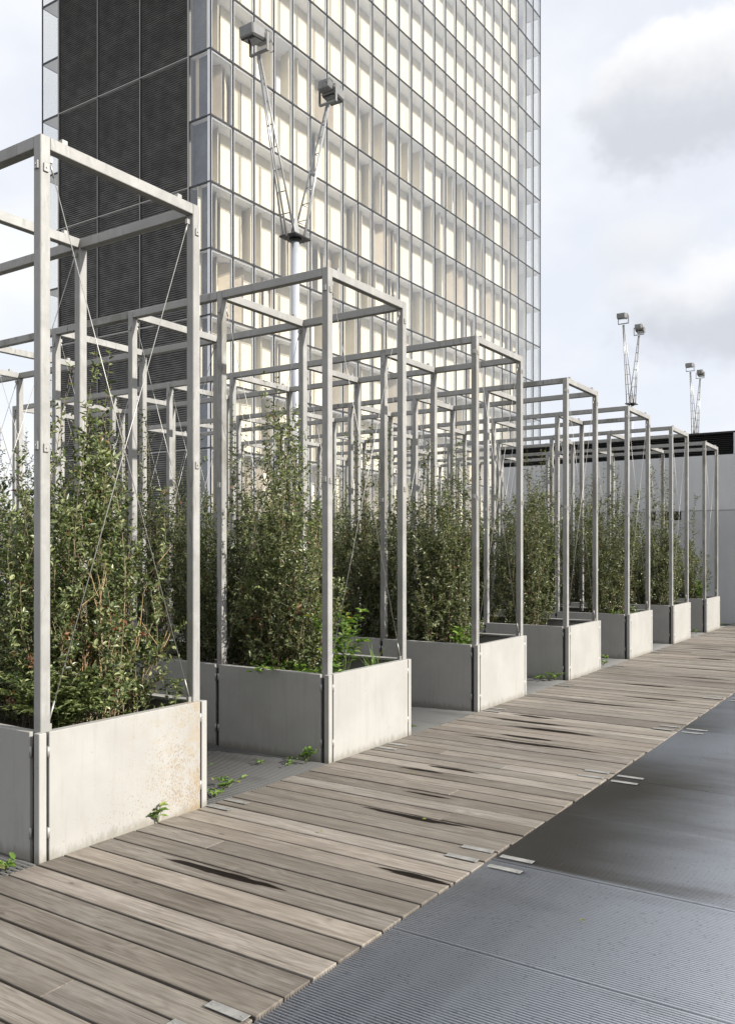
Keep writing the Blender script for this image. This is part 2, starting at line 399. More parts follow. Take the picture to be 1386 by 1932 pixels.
# ------------------------------------------------------------------ mesh helpers
class B:
    def __init__(s): s.b = bmesh.new()
    def box(s, x0, x1, y0, y1, z0, z1, bev=0.0):
        r = bmesh.ops.create_cube(s.b, size=1.0, matrix=Matrix.Translation(((x0 + x1) / 2, (y0 + y1) / 2, (z0 + z1) / 2)) @ Matrix.Diagonal((abs(x1 - x0), abs(y1 - y0), abs(z1 - z0), 1)))
        if bev > 0:
            vs = set(r['verts']); ed = [e for e in s.b.edges if e.verts[0] in vs and e.verts[1] in vs]
            bmesh.ops.bevel(s.b, geom=ed, offset=bev, segments=1, affect='EDGES')
        return s
    def tube(s, p0, p1, r0, r1=None, n=8, caps=True):
        r1 = r0 if r1 is None else r1
        p0, p1 = Vector(p0), Vector(p1); d = p1 - p0
        q = d.to_track_quat('Z', 'Y').to_matrix()
        a = [s.b.verts.new(p0 + q @ Vector((r0 * math.cos(2 * math.pi * i / n), r0 * math.sin(2 * math.pi * i / n), 0))) for i in range(n)]
        c = [s.b.verts.new(p1 + q @ Vector((r1 * math.cos(2 * math.pi * i / n), r1 * math.sin(2 * math.pi * i / n), 0))) for i in range(n)]
        for i in range(n):
            s.b.faces.new((a[i], a[(i + 1) % n], c[(i + 1) % n], c[i])).smooth = n > 4
        if caps:
            s.b.faces.new(a[::-1]); s.b.faces.new(c)
        return s
    def path(s, pts, r, n=6):
        for i in range(len(pts) - 1):
            s.tube(pts[i], pts[i + 1], r, r, n)
        return s
    def quad(s, *p):
        s.b.faces.new([s.b.verts.new(q) for q in p]); return s
    def mesh(s, name, m):
        me = bpy.data.meshes.new(name); s.b.to_mesh(me); s.b.free()
        for k in (m if isinstance(m, (list, tuple)) else [m]): me.materials.append(k)
        return me

def link(name, me, parent=None, loc=(0, 0, 0), rot=(0, 0, 0)):
    o = bpy.data.objects.new(name, me); C.objects.link(o)
    o.location = loc; o.rotation_euler = rot
    if parent is not None: o.parent = parent
    return o

def empty(name, loc=(0, 0, 0), rz=0.0):
    o = bpy.data.objects.new(name, None); C.objects.link(o)
    o.empty_display_size = 0.2
    o.location = loc; o.rotation_euler = (0, 0, rz)
    return o

def tag(o, label=None, cat=None, group=None, kind=None):
    if label: o['label'] = label
    if cat: o['category'] = cat
    if group: o['group'] = group
    if kind: o['kind'] = kind
    return o

def copy_tree(o, parent=None):
    c = o.copy(); C.objects.link(c); c.parent = parent
    for ch in kids.get(o.name, ()):  # children recorded up front
        copy_tree(ch, c)
    return c
kids = {}
def record_kids(o):
    kids[o.name] = list(o.children)
    for ch in o.children: record_kids(ch)

def np_mesh(name, verts, quads, m, tint=None, mat_index=None):
    me = bpy.data.meshes.new(name)
    verts = np.asarray(verts, dtype=np.float32); quads = np.asarray(quads, dtype=np.int32)
    nf = len(quads)
    me.vertices.add(len(verts)); me.vertices.foreach_set('co', verts.ravel())
    me.loops.add(nf * 4); me.loops.foreach_set('vertex_index', quads.ravel())
    me.polygons.add(nf)
    me.polygons.foreach_set('loop_start', np.arange(0, nf * 4, 4, dtype=np.int32))
    me.polygons.foreach_set('loop_total', np.full(nf, 4, dtype=np.int32))
    for k in (m if isinstance(m, (list, tuple)) else [m]): me.materials.append(k)
    if mat_index is not None: me.polygons.foreach_set('material_index', np.asarray(mat_index, dtype=np.int32))
    if tint is not None:
        a = me.attributes.new('tint', 'FLOAT', 'FACE'); a.data.foreach_set('value', np.asarray(tint, dtype=np.float32))
    me.update(calc_edges=True)
    return me

def leaf_arrays(pos, axis, up, length, width, rng, fold=0.25, droop=0.15):
    """six-point leaves: two quads each, folded on the midrib, tip drooping"""
    n = len(pos)
    axis = axis / np.linalg.norm(axis, axis=1, keepdims=True)
    side = np.cross(axis, up); side /= np.linalg.norm(side, axis=1, keepdims=True) + 1e-9
    nrm = np.cross(side, axis)
    L = length[:, None]; W = width[:, None]
    def pt(a, s_, h): return pos + axis * L * a + side * W * s_ + nrm * (W * h)
    b = pt(0, 0, 0); l1 = pt(.30, -.5, fold); l2 = pt(.68, -.42, fold * .8); tip = pt(1.0, 0, -droop * 2.0)
    r2 = pt(.68, .42, fold * .8); r1 = pt(.30, .5, fold)
    v = np.stack([b, l1, l2, tip, r2, r1], 1).reshape(-1, 3)
    i = (np.arange(n) * 6)[:, None]
    q = np.concatenate([i + np.array([0, 1, 2, 3]), i + np.array([0, 3, 4, 5])], 1).reshape(-1, 4)
    return v, q

# ------------------------------------------------------------------ constants of the place
X0, Y0, PITCH, W, INS = -3.8547, 2.7607, 2.514, 1.2154, 0.030
MOD, HP, H = 1.0886, 0.6621, 3.7685
NM, NR = 7, 7
XEND = -(NM * MOD + 2 * INS + 0.06)         # back end of a row, relative to X0
DECK_R = -1.955

# ------------------------------------------------------------------ ground
bb = B(); bb.quad((-900, -900, -.12), (900, -900, -.12), (900, 900, -.12), (-900, 900, -.12))
tag(link('terrain', bb.mesh('terrain', M['terrain'])), kind='structure')
bb = B(); bb.quad((-12.2, -6, -.085), (6, -6, -.085), (6, 20.9, -.085), (-12.2, 20.9, -.085))
tag(link('under_deck_shade_sheet', bb.mesh('under_deck_shade_sheet', M['deck_shade'])), kind='structure')  # added dark sheet painting the shade under boards and gratings
bb = B(); bb.box(-140, -11.78, -60, 150, -.10, -.004)
tag(link('esplanade_paving', bb.mesh('esplanade_paving', M['paving'])), kind='structure')
bb = B(); bb.box(-11.775, -9.9, 20.95, 60, -.10, -.006)
tag(link('side_paving', bb.mesh('side_paving', M['paving'])), kind='structure')

# boardwalk: every plank its own piece
rng = random.Random(4)
walk = tag(empty('boardwalk', (X0 + 0.005, 0, 0)), kind='structure')
PL = DECK_R - X0 - 0.012          # plank length
PP = 0.1624
def plank_mesh(name, length):
    b = B(); b.box(0, length, -.0740, .0740, -.04, 0, 0.0025)
    return b.mesh(name, M['wood'])
pm_full = plank_mesh('plank', PL)
split_cache = {}
wet_spots = [(-3.39, -2.62, 3.17), (-3.02, -2.32, 4.49), (-2.36, -1.95, 3.69), (-3.43, -2.35, 6.72), (-3.64, -2.86, 7.61), (-3.36, -3.0, 5.50),
             (-3.2, -2.75, 6.95), (-3.5, -3.1, 7.85), (-3.3, -2.5, 7.3), (-3.4, -2.6, 8.9), (-2.9, -2.3, 9.5), (-3.2, -2.6, 10.4), (-3.3, -2.2, 12.3),
             (-2.9, -2.2, 11.4), (-3.1, -2.6, 13.5), (-2.9, -2.3, 14.6), (-2.8, -2.1, 15.7), (-2.6, -2.1, 17.2), (-3.2, -2.8, 5.62), (-3.0, -2.65, 4.95)]
y = 2.742 - PP * 10 + PP / 2
yi = 0
while y < 20.9:
    jit = rng.uniform(-.006, .006)
    pieces = [(0, PL)]
    if rng.random() < .13 and not any(abs(y - s[2]) < .09 for s in wet_spots):
        c = round(rng.choice((.55, .78, 1.15, 1.36)), 2); pieces = [(0, c - .002), (c + .002, PL - c - .002)]
    for (a, ln) in pieces:
        key = round(ln, 3)
        if ln == PL: me = pm_full
        else:
            if key not in split_cache: split_cache[key] = plank_mesh('plank', ln)
            me = split_cache[key]
        o = link('plank', me, walk, (a + jit, y, rng.uniform(-.0025, .0015)), (rng.uniform(-.004, .004), rng.uniform(-.0012, .0012), rng.uniform(-.0008, .0008)))
        w = (0.0, 0.0, 0.0, 0.0)
        for (xa, xb, ys) in wet_spots:
            if abs(y - ys) <= PP / 2 and len(pieces) == 1:
                w = ((xa + xb) / 2 - X0, (xb - xa) / 2 * 1.15, max(-.045, min(.045, ys - y)), .019 + .014 * rng.random() + (.014 if y > 5.8 else 0))
        if w[1] == 0 and y > 6.3 and rng.random() < .22 and len(pieces) == 1:
            w = (rng.uniform(.4, 1.5), rng.uniform(.14, .42), rng.uniform(-.05, .05), rng.uniform(.02, .045))
        o['wet_x'], o['wet_length'], o['wet_y'], o['wet_width'] = [float(k) for k in w]
    y += PP

# gratings
def grating_mesh(name, length, depth, m, pitch=0.016, bw=0.0055, rods=True):
    """bearing bars run along X (0..length), panel spans Y (0..depth)"""
    n = int(depth / pitch)
    prof = [(-bw / 2, -.030), (-bw / 2, -.0035), (-bw * .28, 0), (bw * .28, 0), (bw / 2, -.0035), (bw / 2, -.030)]
    V, Q = [], []
    p = depth / n
    for i in range(n):
        c = (i + .5) * p
        w = 1.0 if 0 < i < n - 1 else 1.45
        k = len(V)
        for xx in (0, length):
            V += [(xx, c + a * w, z) for a, z in prof]
        for j in range(5): Q.append((k + j, k + 6 + j, k + 7 + j, k + j + 1))
        Q.append((k, k + 1, k + 4, k + 5)); Q.append((k + 1, k + 2, k + 3, k + 4))
        Q.append((k + 6, k + 11, k + 10, k + 7)); Q.append((k + 7, k + 10, k + 9, k + 8))
    if rods:
        x = .06
        while x < length:
            k = len(V)
            for xx, zz in ((x - .003, -.022), (x + .003, -.022), (x + .003, -.014), (x - .003, -.014)):
                V += [(xx, 0.004, zz), (xx, depth - .004, zz)]
            for j in range(4):
                a_, b_ = k + 2 * j, k + 2 * ((j + 1) % 4); Q.append((a_, a_ + 1, b_ + 1, b_))
            x += .2
    return np_mesh(name, V, Q, m)

SEAMS = [2.15 + 1.95 * k for k in range(-1, 10)]
gw = tag(empty('steel_grating_walkway', (DECK_R, 0, 0)), kind='structure')
gm = grating_mesh('grating_panel', 2.35, .965, M['grating'])
for k in range(-1, 19):
    ya = 2.15 + .975 * k + .005
    for cx in (0, 2.36, 4.72):
        link('grating_panel', gm, gw, (cx + rng.uniform(-.004, .004) + .004, ya, -.002 + rng.uniform(-.0015, .0015)), (0, 0, 0))

gg = tag(empty('steel_grating_aisles', (X0, 0, 0)), kind='structure')
GAP = PITCH - W
gm2 = grating_mesh('grating_panel', 1.94, GAP - .012, M['grating_dry'], 0.030, 0.0105)
for k in range(-1, NR):
    ya = Y0 + k * PITCH + W + .006
    d = GAP - .012
    for j in range(4):
        o = link('grating_panel', gm2, gg, (-1.95 * (j + 1) + .004, ya, -.004), (0, 0, 0))

# cover plates over the plank and grating joints
b = B(); b.box(0, .18, -.022, .022, .001, .0045, .001)
for px in (.02, .16): b.tube((px, 0, .0045), (px, 0, .0058), .006, .006, 8)
pmesh = b.mesh('cover_plate', M['plate'])
for sy in SEAMS:
    for dyy in (-.08, .08):
        if sy + dyy > 20.4: continue
        link('cover_plate', pmesh, walk, (PL - .205 + rng.uniform(-.015, .015), sy + dyy, .002), (0, 0, rng.uniform(-.02, .02)))
        link('cover_plate', pmesh, walk, (.012, sy + dyy - .05, .002), (0, 0, rng.uniform(-.02, .02)))
        link('cover_plate', pmesh, gw, (.02 + rng.uniform(0, .03), sy + dyy - .02, .0), (0, 0, rng.uniform(-.02, .02)))

# ------------------------------------------------------------------ planter rows
PS = 0.060                                   # post section
def build_row():
    root = empty('planter_row', (X0, Y0, 0))
    # upper posts
    b = B(); b.box(-PS / 2, PS / 2, -PS / 2, PS / 2, HP - .06, H, .004); post_me = b.mesh('post', M['steel'])
    b = B(); b.box(-.015, .015, -.009, 0, -.022, .022, .002).tube((0, -.009, 0), (0, -.014, 0), .0055, .0055, 6); clip_me = b.mesh('clip', M['hinge'])
    BX = MOD - PS - .001
    b = B(); b.box(-BX / 2, BX / 2, -PS / 2 + .001, PS / 2 - .001, -.066, -.001, .003); beam_x = b.mesh('beam', M['steel'])
    BY = W - 2 * INS - 2 * PS - .001
    b = B(); b.box(-PS / 2 + .001, PS / 2 - .001, -BY / 2, BY / 2, -.066, -.001, .003); beam_y = b.mesh('beam', M['steel'])
    b = B(); b.box(-.016, .016, -.018, .018, -.001, .028, .002); tab_me = b.mesh('tab', M['hinge'])
    # lower corner posts
    b = B(); b.box(-.0225, .0225, -.0225, .0225, -.06, HP - .002, .003); low_me = b.mesh('corner_post', M['panel'])
    b = B(); b.box(-.03, .03, -.02, .02, -.06, HP - .03); strip_me = b.mesh('gap_shade_strip', M['gap'])
    b = B(); b.tube((0, 0, -.028), (0, 0, .028), .0085, .0085, 8).box(-.004, .026, -.003, .003, -.026, .026); hinge_me = b.mesh('hinge', M['hinge'])
    SL = MOD - .040                              # side sheet length
    b = B(); b.box(0, SL, 0, .022, -.055, HP, .003).box(.004, SL - .004, .0225, .062, HP - .022, HP - .002, .002)
    b.tube((SL * .5, -.001, HP - .055), (SL * .5, .001, HP - .055), .0055, .0055, 8)
    side_me = b.mesh('side_panel', M['panel'])
    FL = W - 2 * .060
    b = B(); b.box(-.022, 0, 0, FL, -.055, HP, .003).box(-.062, -.0225, .004, FL - .004, HP - .022, HP - .002, .002)
    b.tube((-.001, FL * .5, HP - .055), (.001, FL * .5, HP - .055), .0055, .0055, 8)
    front_me = b.mesh('front_panel', M['panel'])
    fronts = []
    for m in range(NM + 1):
        px = -INS - PS / 2 - m * MOD
        for far in (0, 1):
            py = W - INS - PS / 2 if far else INS + PS / 2
            p = link('post', post_me, root, (px, py, 0))
            for z in (3.61, 2.15):
                link('clip', clip_me, p, (0, (PS / 2) * (1 if far else -1), z), (0, 0, math.pi if far else 0))
                if m in (0, NM): link('clip', clip_me, p, (PS / 2, 0, z - .012), (0, 0, math.pi / 2))
            # lower post, and a dark strip standing in for the gap's shade
            if m in (0, NM):
                lx = -.0225 if m == 0 else XEND + .0225
                link('corner_post', low_me, root, (lx, .0225 if not far else W - .0225, 0))
            link('gap_shade_strip', strip_me, root, (px + (.005 if m == 0 else 0), .042 if not far else W - .042, 0))
            if m < NM:
                link('beam', beam_x, root, (px - MOD / 2, py, H))
        cb = link('beam', beam_y, root, (px, W / 2, H))
        for s in (-1, 1): link('tab', tab_me, cb, (0, s * (BY / 2 - .10), 0))
        # crossed bracing cables with turnbuckles
        for s in (-1, 1):
            ya, yb = W / 2 + s * (W / 2 - INS - PS - .012), W / 2 - s * (W / 2 - INS - PS - .012)
            b = B(); xo = s * .006
            b.tube((xo, ya, HP + .03), (xo, yb, H - .12), .0025, .0025, 6)
            dv = Vector((0, yb - ya, H - .12 - HP - .03)).normalized(); pa = Vector((xo, ya, HP + .03)); pb = Vector((xo, yb, H - .12))
            b.tube(pa, pa + dv * .12, .0052, .0052, 6).tube(pb - dv * .08, pb, .0052, .0052, 6)
            b.box(xo - .009, xo + .009, yb - .014, yb + .014, H - .125, H - .095).box(xo - .010, xo + .010, ya - .014, ya + .014, HP - .01, HP + .03)
            me = cable_meshes.setdefault(s, None)
            if me is None: me = cable_meshes[s] = b.mesh('brace_cable', M['cable'])
            else: b.b.free()
            link('brace_cable', me, root, (px, 0, 0))
    for m in range(NM):
        xa = -INS - PS / 2 - m * MOD - MOD + .020
        if m == 0: pass
        s1 = link('side_panel', side_me, root, (xa, .0, 0))
        for z in (.14, .56): 
            link('hinge', hinge_me, s1, (SL + .004, .004, z), (0, 0, math.pi)); link('hinge', hinge_me, s1, (-.004, .004, z))
        s2 = link('side_panel', side_me, root, (xa + SL, W, 0), (0, 0, math.pi))
    fp = link('front_panel', front_me, root, (0.001, .060, 0))
    for z in (.14, .56):
        link('hinge', hinge_me, fp, (-.004, -.004, z), (0, 0, math.pi / 2)); link('hinge', hinge_me, fp, (-.004, FL + .004, z), (0, 0, -math.pi / 2))
    link('front_panel', front_me, root, (XEND - .001, W - .060, 0), (0, 0, math.pi))
    # soil
    n = 60; m_ = 12
    xs = np.linspace(XEND + .03, -.03, n); ys = np.linspace(.03, W - .03, m_)
    rg = np.random.default_rng(3)
    V = [(x, y_, .50 + .03 * rg.standard_normal() * .6) for x in xs for y_ in ys]
    Q = [(i * m_ + j, (i + 1) * m_ + j, (i + 1) * m_ + j + 1, i * m_ + j + 1) for i in range(n - 1) for j in range(m_ - 1)]
    link('soil', np_mesh('soil', V, Q, M['soil']), root)
    return root, fp
cable_meshes = {}
row0, front0 = build_row()
record_kids(row0)
ORD = ['nearest', 'second', 'third', 'fourth', 'fifth', 'sixth', 'farthest']
row_labels = [
    'nearest steel-framed planter row, its pale front panel speckled and streaked with rust',
    'second steel-framed planter row from the camera, yellow-flowered weeds growing in its front bay',
    'third steel-framed planter row from the camera, beside long dark puddles on the boards',
    'fourth steel-framed planter row from the camera, its front bay showing bare dark soil',
    'fifth steel-framed planter row from the camera, halfway down the boardwalk',
    'sixth steel-framed planter row from the camera, second to last before the wall',
    'farthest steel-framed planter row, closest to the grey concrete wall']
rows = []
for k in range(NR):
    r = row0 if k == 0 else copy_tree(row0)
    r.location = (X0, Y0 + k * PITCH, 0)
    rows.append(tag(r, row_labels[k], 'planter', 'steel-framed planter rows along the boardwalk'))
rm = front0.data.copy(); rm.materials.clear(); rm.materials.append(M['panel_rust']); front0.data = rm
front0['label'] = 'front panel stained with orange rust specks'

# ------------------------------------------------------------------ shrubs
def shrub(seed, height=2.0, rad=0.42, shoots=46, tall=3, tall_h=0.7, leaf=0.038, dens=1.0, base_r=0.36, leafy=M['leaf'], column=None, dry=0, bare=0):
    """upright many-stemmed shrub: returns (stem mesh, foliage mesh). origin at soil level"""
    rg = np.random.default_rng(seed); rnd = random.Random(seed)
    SV, SQ = [], []
    P, A, U, LN, T, MI = [], [], [], [], [], []
    def seg_tube(pts, r0, r1):
        pts = np.asarray(pts); n = len(pts); k0 = len(SV)
        for i, p in enumerate(pts):
            d = pts[min(i + 1, n - 1)] - pts[max(i - 1, 0)]; d = d / (np.linalg.norm(d) + 1e-9)
            s = np.cross(d, (0.3, 0.8, 0.1)); s /= np.linalg.norm(s) + 1e-9; q = np.cross(d, s)
            r = r0 + (r1 - r0) * i / (n - 1)
            for c in range(3):
                a = 2 * math.pi * c / 3
                SV.append(p + (s * math.cos(a) + q * math.sin(a)) * r)
        for i in range(n - 1):
            for c in range(3):
                SQ.append((k0 + i * 3 + c, k0 + i * 3 + (c + 1) % 3, k0 + (i + 1) * 3 + (c + 1) % 3, k0 + (i + 1) * 3 + c))
    def leaves_on(pts, spacing, size, start=0.0, mi=0):
        dl = [math.dist(pts[i], pts[i + 1]) for i in range(len(pts) - 1)]
        L = sum(dl); t = start * L; ph = rnd.uniform(0, 6.28); i = 0; acc = 0.0
        while t < L:
            while i < len(dl) - 1 and t > acc + dl[i]: acc += dl[i]; i += 1
            f = (t - acc) / (dl[i] + 1e-9); a_, b_ = pts[i], pts[i + 1]
            p = (a_[0] + (b_[0] - a_[0]) * f, a_[1] + (b_[1] - a_[1]) * f, a_[2] + (b_[2] - a_[2]) * f)
            d = (b_[0] - a_[0], b_[1] - a_[1], b_[2] - a_[2])
            ph += 1.57 + rnd.uniform(-.4, .4)
            for o in (0, math.pi):
                if rnd.random() < .12: continue
                P.append(p); A.append(d); U.append(ph + o); LN.append(size); MI.append(mi)
            t += spacing * rnd.uniform(.7, 1.3)
    tot = shoots + tall
    for k in range(tot):
        a = rg.uniform(0, 6.283); rr = base_r * math.sqrt(rg.random())
        b0 = np.array([rr * math.cos(a), rr * math.sin(a), 0.0])
        is_tall = k >= shoots
        hh = height * (rg.uniform(.55, 1.0) if rg.random() < .72 else rg.uniform(.25, .6))
        out = rad * math.sqrt(rg.random())
        if is_tall:
            hh = height + tall_h * rg.uniform(.35, 1.0); out *= .5
        a2 = a + rg.normal(0, .5)
        top = np.array([out * math.cos(a2), out * math.sin(a2), hh])
        if column is not None and k % 6 == 0:
            top = np.array([column[0] + rg.normal(0, .07), column[1] + rg.normal(0, .07), column[2] * rg.uniform(.72, 1.0)])
        n = 9
        ts = np.linspace(0, 1, n)[:, None]
        bow = np.array([rg.normal(0, .06), rg.normal(0, .06), 0])
        pts = b0 + (top - b0) * ts + bow * np.sin(ts * 3.14) + rg.normal(0, .012, (n, 3)) * ts
        seg_tube(pts, .0042 * rg.uniform(.7, 1.4), .0012)
        leaves_on(pts.tolist(), (.034 if not is_tall else .05) / dens, leaf, .12 if not is_tall else .1)
        Lh = np.linalg.norm(top - b0)
        nt = int(Lh / .062 * dens)
        for j in range(nt):
            f = rg.uniform(.06, .97)
            if is_tall and f > .55 and rg.random() < .85: continue
            i = int(f * (n - 1)); p = pts[i] + (pts[min(i + 1, n - 1)] - pts[i]) * (f * (n - 1) - i)
            aa = rg.uniform(0, 6.283); ll = rg.uniform(.07, .24) * (1.15 - .5 * f)
            dd = np.array([math.cos(aa), math.sin(aa), rg.uniform(.25, 1.3)]); dd /= np.linalg.norm(dd)
            q = np.stack([p, p + dd * ll * .5 + rg.normal(0, .006, 3), p + dd * ll + np.array([0, 0, .015]) + rg.normal(0, .012, 3)])
            seg_tube(q, .0018, .001)
            is_dry = dry > 0 and rg.random() < dry and p[2] < .75 and math.hypot(p[0], p[1]) < .4
            leaves_on(q.tolist(), .021 / dens, leaf * (.9 if not is_dry else .8), .1, 1 if is_dry else 0)
    n_green = len(SQ)
    for k in range(bare):                                   # leafless tan canes
        a = rg.uniform(0, 6.283); b0 = np.array([.08 + .16 * math.cos(a), -.02 + .18 * math.sin(a), 0]); tp = b0 + np.array([rg.normal(.08, .10), rg.normal(.02, .15), rg.uniform(.55, 1.25)])
        ts = np.linspace(0, 1, 6)[:, None]
        pts = b0 + (tp - b0) * ts + rg.normal(0, .02, (6, 3)) * ts
        seg_tube(pts, .0042, .0014)
        for j in range(4):
            p = pts[rg.integers(2, 6)]; q = p + np.array([rg.normal(0, .06), rg.normal(0, .07), rg.uniform(.08, .22)])
            seg_tube(np.stack([p, (p + q) / 2 + rg.normal(0, .01, 3), q]), .0035, .0015)
    P, dv, PH, LN = (np.asarray(k, dtype=float) for k in (P, A, U, LN)); nL = len(P)
    dv /= np.linalg.norm(dv, axis=1, keepdims=True) + 1e-9
    sv = np.cross(dv, (0.11, 0.37, 0.9)); sv /= np.linalg.norm(sv, axis=1, keepdims=True) + 1e-9; qv = np.cross(dv, sv)
    rd = sv * np.cos(PH)[:, None] + qv * np.sin(PH)[:, None]
    A = rd * rg.uniform(.7, 1.1, (nL, 1)) + dv * rg.uniform(.25, .9, (nL, 1)) + rg.normal(0, .18, (nL, 3))
    U = dv + rg.normal(0, .35, (nL, 3)); LN = LN * rg.uniform(.62, 1.28, nL); T = rg.random(nL)
    v, q = leaf_arrays(P, A, U, LN, LN * rg.uniform(.36, .52, len(LN)), rg)
    fm = np_mesh('foliage', v, q, [leafy, M['leaf_dry']], np.repeat(T, 2), np.repeat(np.asarray(MI), 2))
    sm = np_mesh('stems', SV, SQ, [M['stem'], M['cane']], None, [0] * n_green + [1] * (len(SQ) - n_green))
    return sm, fm

variants = [shrub(11 + i, height=hh, rad=rr, shoots=sh, tall=tl, tall_h=th, dens=dn) for i, (hh, rr, sh, tl, th, dn) in enumerate((
    (1.80, .58, 58, 9, .8, .85), (1.60, .60, 62, 8, 1.0, .9), (2.05, .54, 54, 7, .6, .8), (1.35, .62, 56, 10, 1.2, .85), (1.9, .50, 46, 9, .8, .8)))]
hero = {
    (0, 0): (shrub(71, 1.70, .60, 70, 7, .72, .039, 1.0, .38, M['leaf_hero'], (.02, .14, 2.05), .12, 15), -.58, .70, 0.0),
    (0, 1): (shrub(72, 1.40, .54, 54, 6, 1.0, .040, .95, .36, M['leaf_hero'], None, .05, 2), -1.72, .55, 0.0),
    (1, 0): (shrub(73, 1.55, .52, 70, 8, 1.25, .036, .95, .38, M['leaf_hero'], (-.20, .10, 2.5), .03, 6), -.80, .50, 0.0),
    (2, 0): (shrub(74, 1.95, .50, 68, 8, .5, .037, .95, .38, M['leaf']), -.72, .52, 0.0),
    (3, 0): (shrub(75, 2.05, .44, 54, 3, .5, .036, .9, .30, M['leaf'], None, .0, 5), -.85, .55, 0.0),
}
BAY = ['front bay', 'second bay from the boardwalk', 'third bay from the boardwalk', 'fourth bay from the boardwalk',
       'fifth bay from the boardwalk', 'sixth bay from the boardwalk', 'last bay away from the boardwalk']
rs = random.Random(21)
for k in range(NR):
    for m in range(NM):
        if (k, m) in hero:
            (sm, fm), lx, ly, rz = hero[(k, m)]; sc = 1.0
        else:
            sm, fm = variants[(k * 3 + m * 2 + (k * m) % 3) % 5]
            lx, ly, rz = -INS - PS / 2 - (m + .5) * MOD + rs.uniform(-.06, .06), W / 2 + rs.uniform(-.07, .07), rs.uniform(0, 6.28)
            sc = rs.uniform(.92, 1.15) * (1.06 if k > 3 else 1.0)
        o = empty('shrub', (X0 + lx, Y0 + k * PITCH + ly, .49), rz); o.scale = (1.0 if sc == 1 else .97, 1.0 if sc == 1 else .97, sc)
        link('stems', sm, o)
        tag(link('foliage', fm, o), kind='stuff')
        tag(o, 'leafy green shrub in the %s of the %s planter row' % (BAY[m], ORD[k]), 'shrub', 'shrubs growing in the planter rows')

# ------------------------------------------------------------------ weeds and fallen leaves
def weed(seed, n_st=4, hgt=.10, leaf=.04, spread=.05, lm=None, flowers=0):
    rg = np.random.default_rng(seed); P, A, U, LN, T = [], [], [], [], []
    b = B(); fl = []
    for k in range(n_st):
        a = rg.uniform(0, 6.28); top = Vector((spread * math.cos(a) * rg.uniform(.3, 1.6), spread * math.sin(a) * rg.uniform(.3, 1.6), hgt * rg.uniform(.45, 1)))
        pts = [top * t + Vector((0, 0, hgt * .18 * math.sin(3.14 * t))) for t in (0, .35, .7, 1.0)]
        for i in range(3): b.tube(pts[i], pts[i + 1], .0022 - .0005 * i, .0018 - .0005 * i, 4, False)
        nl = max(4, int(hgt / .02))
        for j in range(nl):
            t = rg.uniform(.25, 1.0); p = top * t + Vector((0, 0, hgt * .18 * math.sin(3.14 * t))); aa = rg.uniform(0, 6.28)
            P.append(p); A.append((math.cos(aa), math.sin(aa), rg.uniform(-.1, .7))); U.append((rg.normal(0, .3), rg.normal(0, .3), 1)); LN.append(leaf * rg.uniform(.6, 1.3)); T.append(rg.random())
        if flowers: fl.append(tuple(top))
    v, q = leaf_arrays(np.array(P), np.array(A, dtype=float), np.array(U), np.array(LN), np.array(LN) * .42, rg)
    return b.mesh('stems', M['stem_green']), np_mesh('leaves', v, q, lm or M['leaf_fresh'], np.repeat(T, 2)), fl

def put_weed(name, x, y, z, w, label, grp='small weeds sprouting between deck and planters', rz=0.0, cat='weed'):
    o = empty(name, (x, y, z), rz); link('stems', w[0], o); tag(link('leaves', w[1], o), kind='stuff')
    if w[2]:
        b = B()
        for f in w[2]:
            for q in range(5):
                a = q * 1.2566; c, s = math.cos(a) * .011, math.sin(a) * .011
                b.quad(f, (f[0] + c - s * .5, f[1] + s + c * .5, f[2] + .004), (f[0] + c * 1.3, f[1] + s * 1.3, f[2] + .006), (f[0] + c + s * .5, f[1] + s - c * .5, f[2] + .004))
        link('flowers', b.mesh('flowers', M['petal']), o)
    return tag(o, label, cat, grp)

weed_spots = [
    (-3.835, 3.545, 0, 5, .13, .052, .045, 'small leafy weed sprouting at the foot of the rust-stained planter panel'),
    (-3.99, 5.165, 0, 7, .12, .05, .06, 'tallest weed in the grating aisle, beside the corner of the second planter row'),
    (-4.07, 5.06, 0, 5, .045, .035, .09, 'low weed patch left of the tallest weed, by the second planter row'),
    (-4.25, 4.97, 0, 4, .03, .032, .08, 'flat sprigs of weed further back in the first grating aisle'),
    (-4.03, 4.36, 0, 6, .055, .05, .10, 'bright weed spreading over the grating right behind the nearest planter'),
    (-3.95, 4.14, 0, 5, .05, .05, .06, 'weed peeking past the rusty corner post of the nearest planter'),
    (-4.55, 4.62, 0, 4, .03, .04, .07, 'dark weed sprig deep in the first grating aisle'),
    (-3.90, 2.60, 0, 5, .05, .05, .045, 'weed on the grating left of the nearest planter corner, at the picture edge'),
    (-3.98, 6.62, 0, 5, .06, .05, .05, 'weed on the grating between the second and third planter rows'),
    (-3.99, 10.20, 0, 8, .10, .05, .10, 'weed clump at the corner of the fourth planter row'),
    (-4.18, 10.15, 0, 6, .05, .05, .10, 'weed mat left of the clump by the fourth planter row'),
    (-3.95, 11.9, 0, 5, .07, .05, .06, 'weed on the grating behind the fourth planter row'),
    (-4.10, 12.55, 0, 5, .07, .05, .06, 'weed beside the fifth planter row near the grating edge'),
    (-3.98, 17.55, 0, 5, .08, .05, .06, 'weed by the corner of the farthest planter row'),
    (-3.95, 19.35, 0, 7, .09, .05, .10, 'weed tuft between the farthest planter row and the grey wall')]
for i, (x, y_, z, n_, hg, lf, sp, lab) in enumerate(weed_spots):
    put_weed('weed', x, y_, z, weed(200 + i, n_, hg, lf, sp), lab)
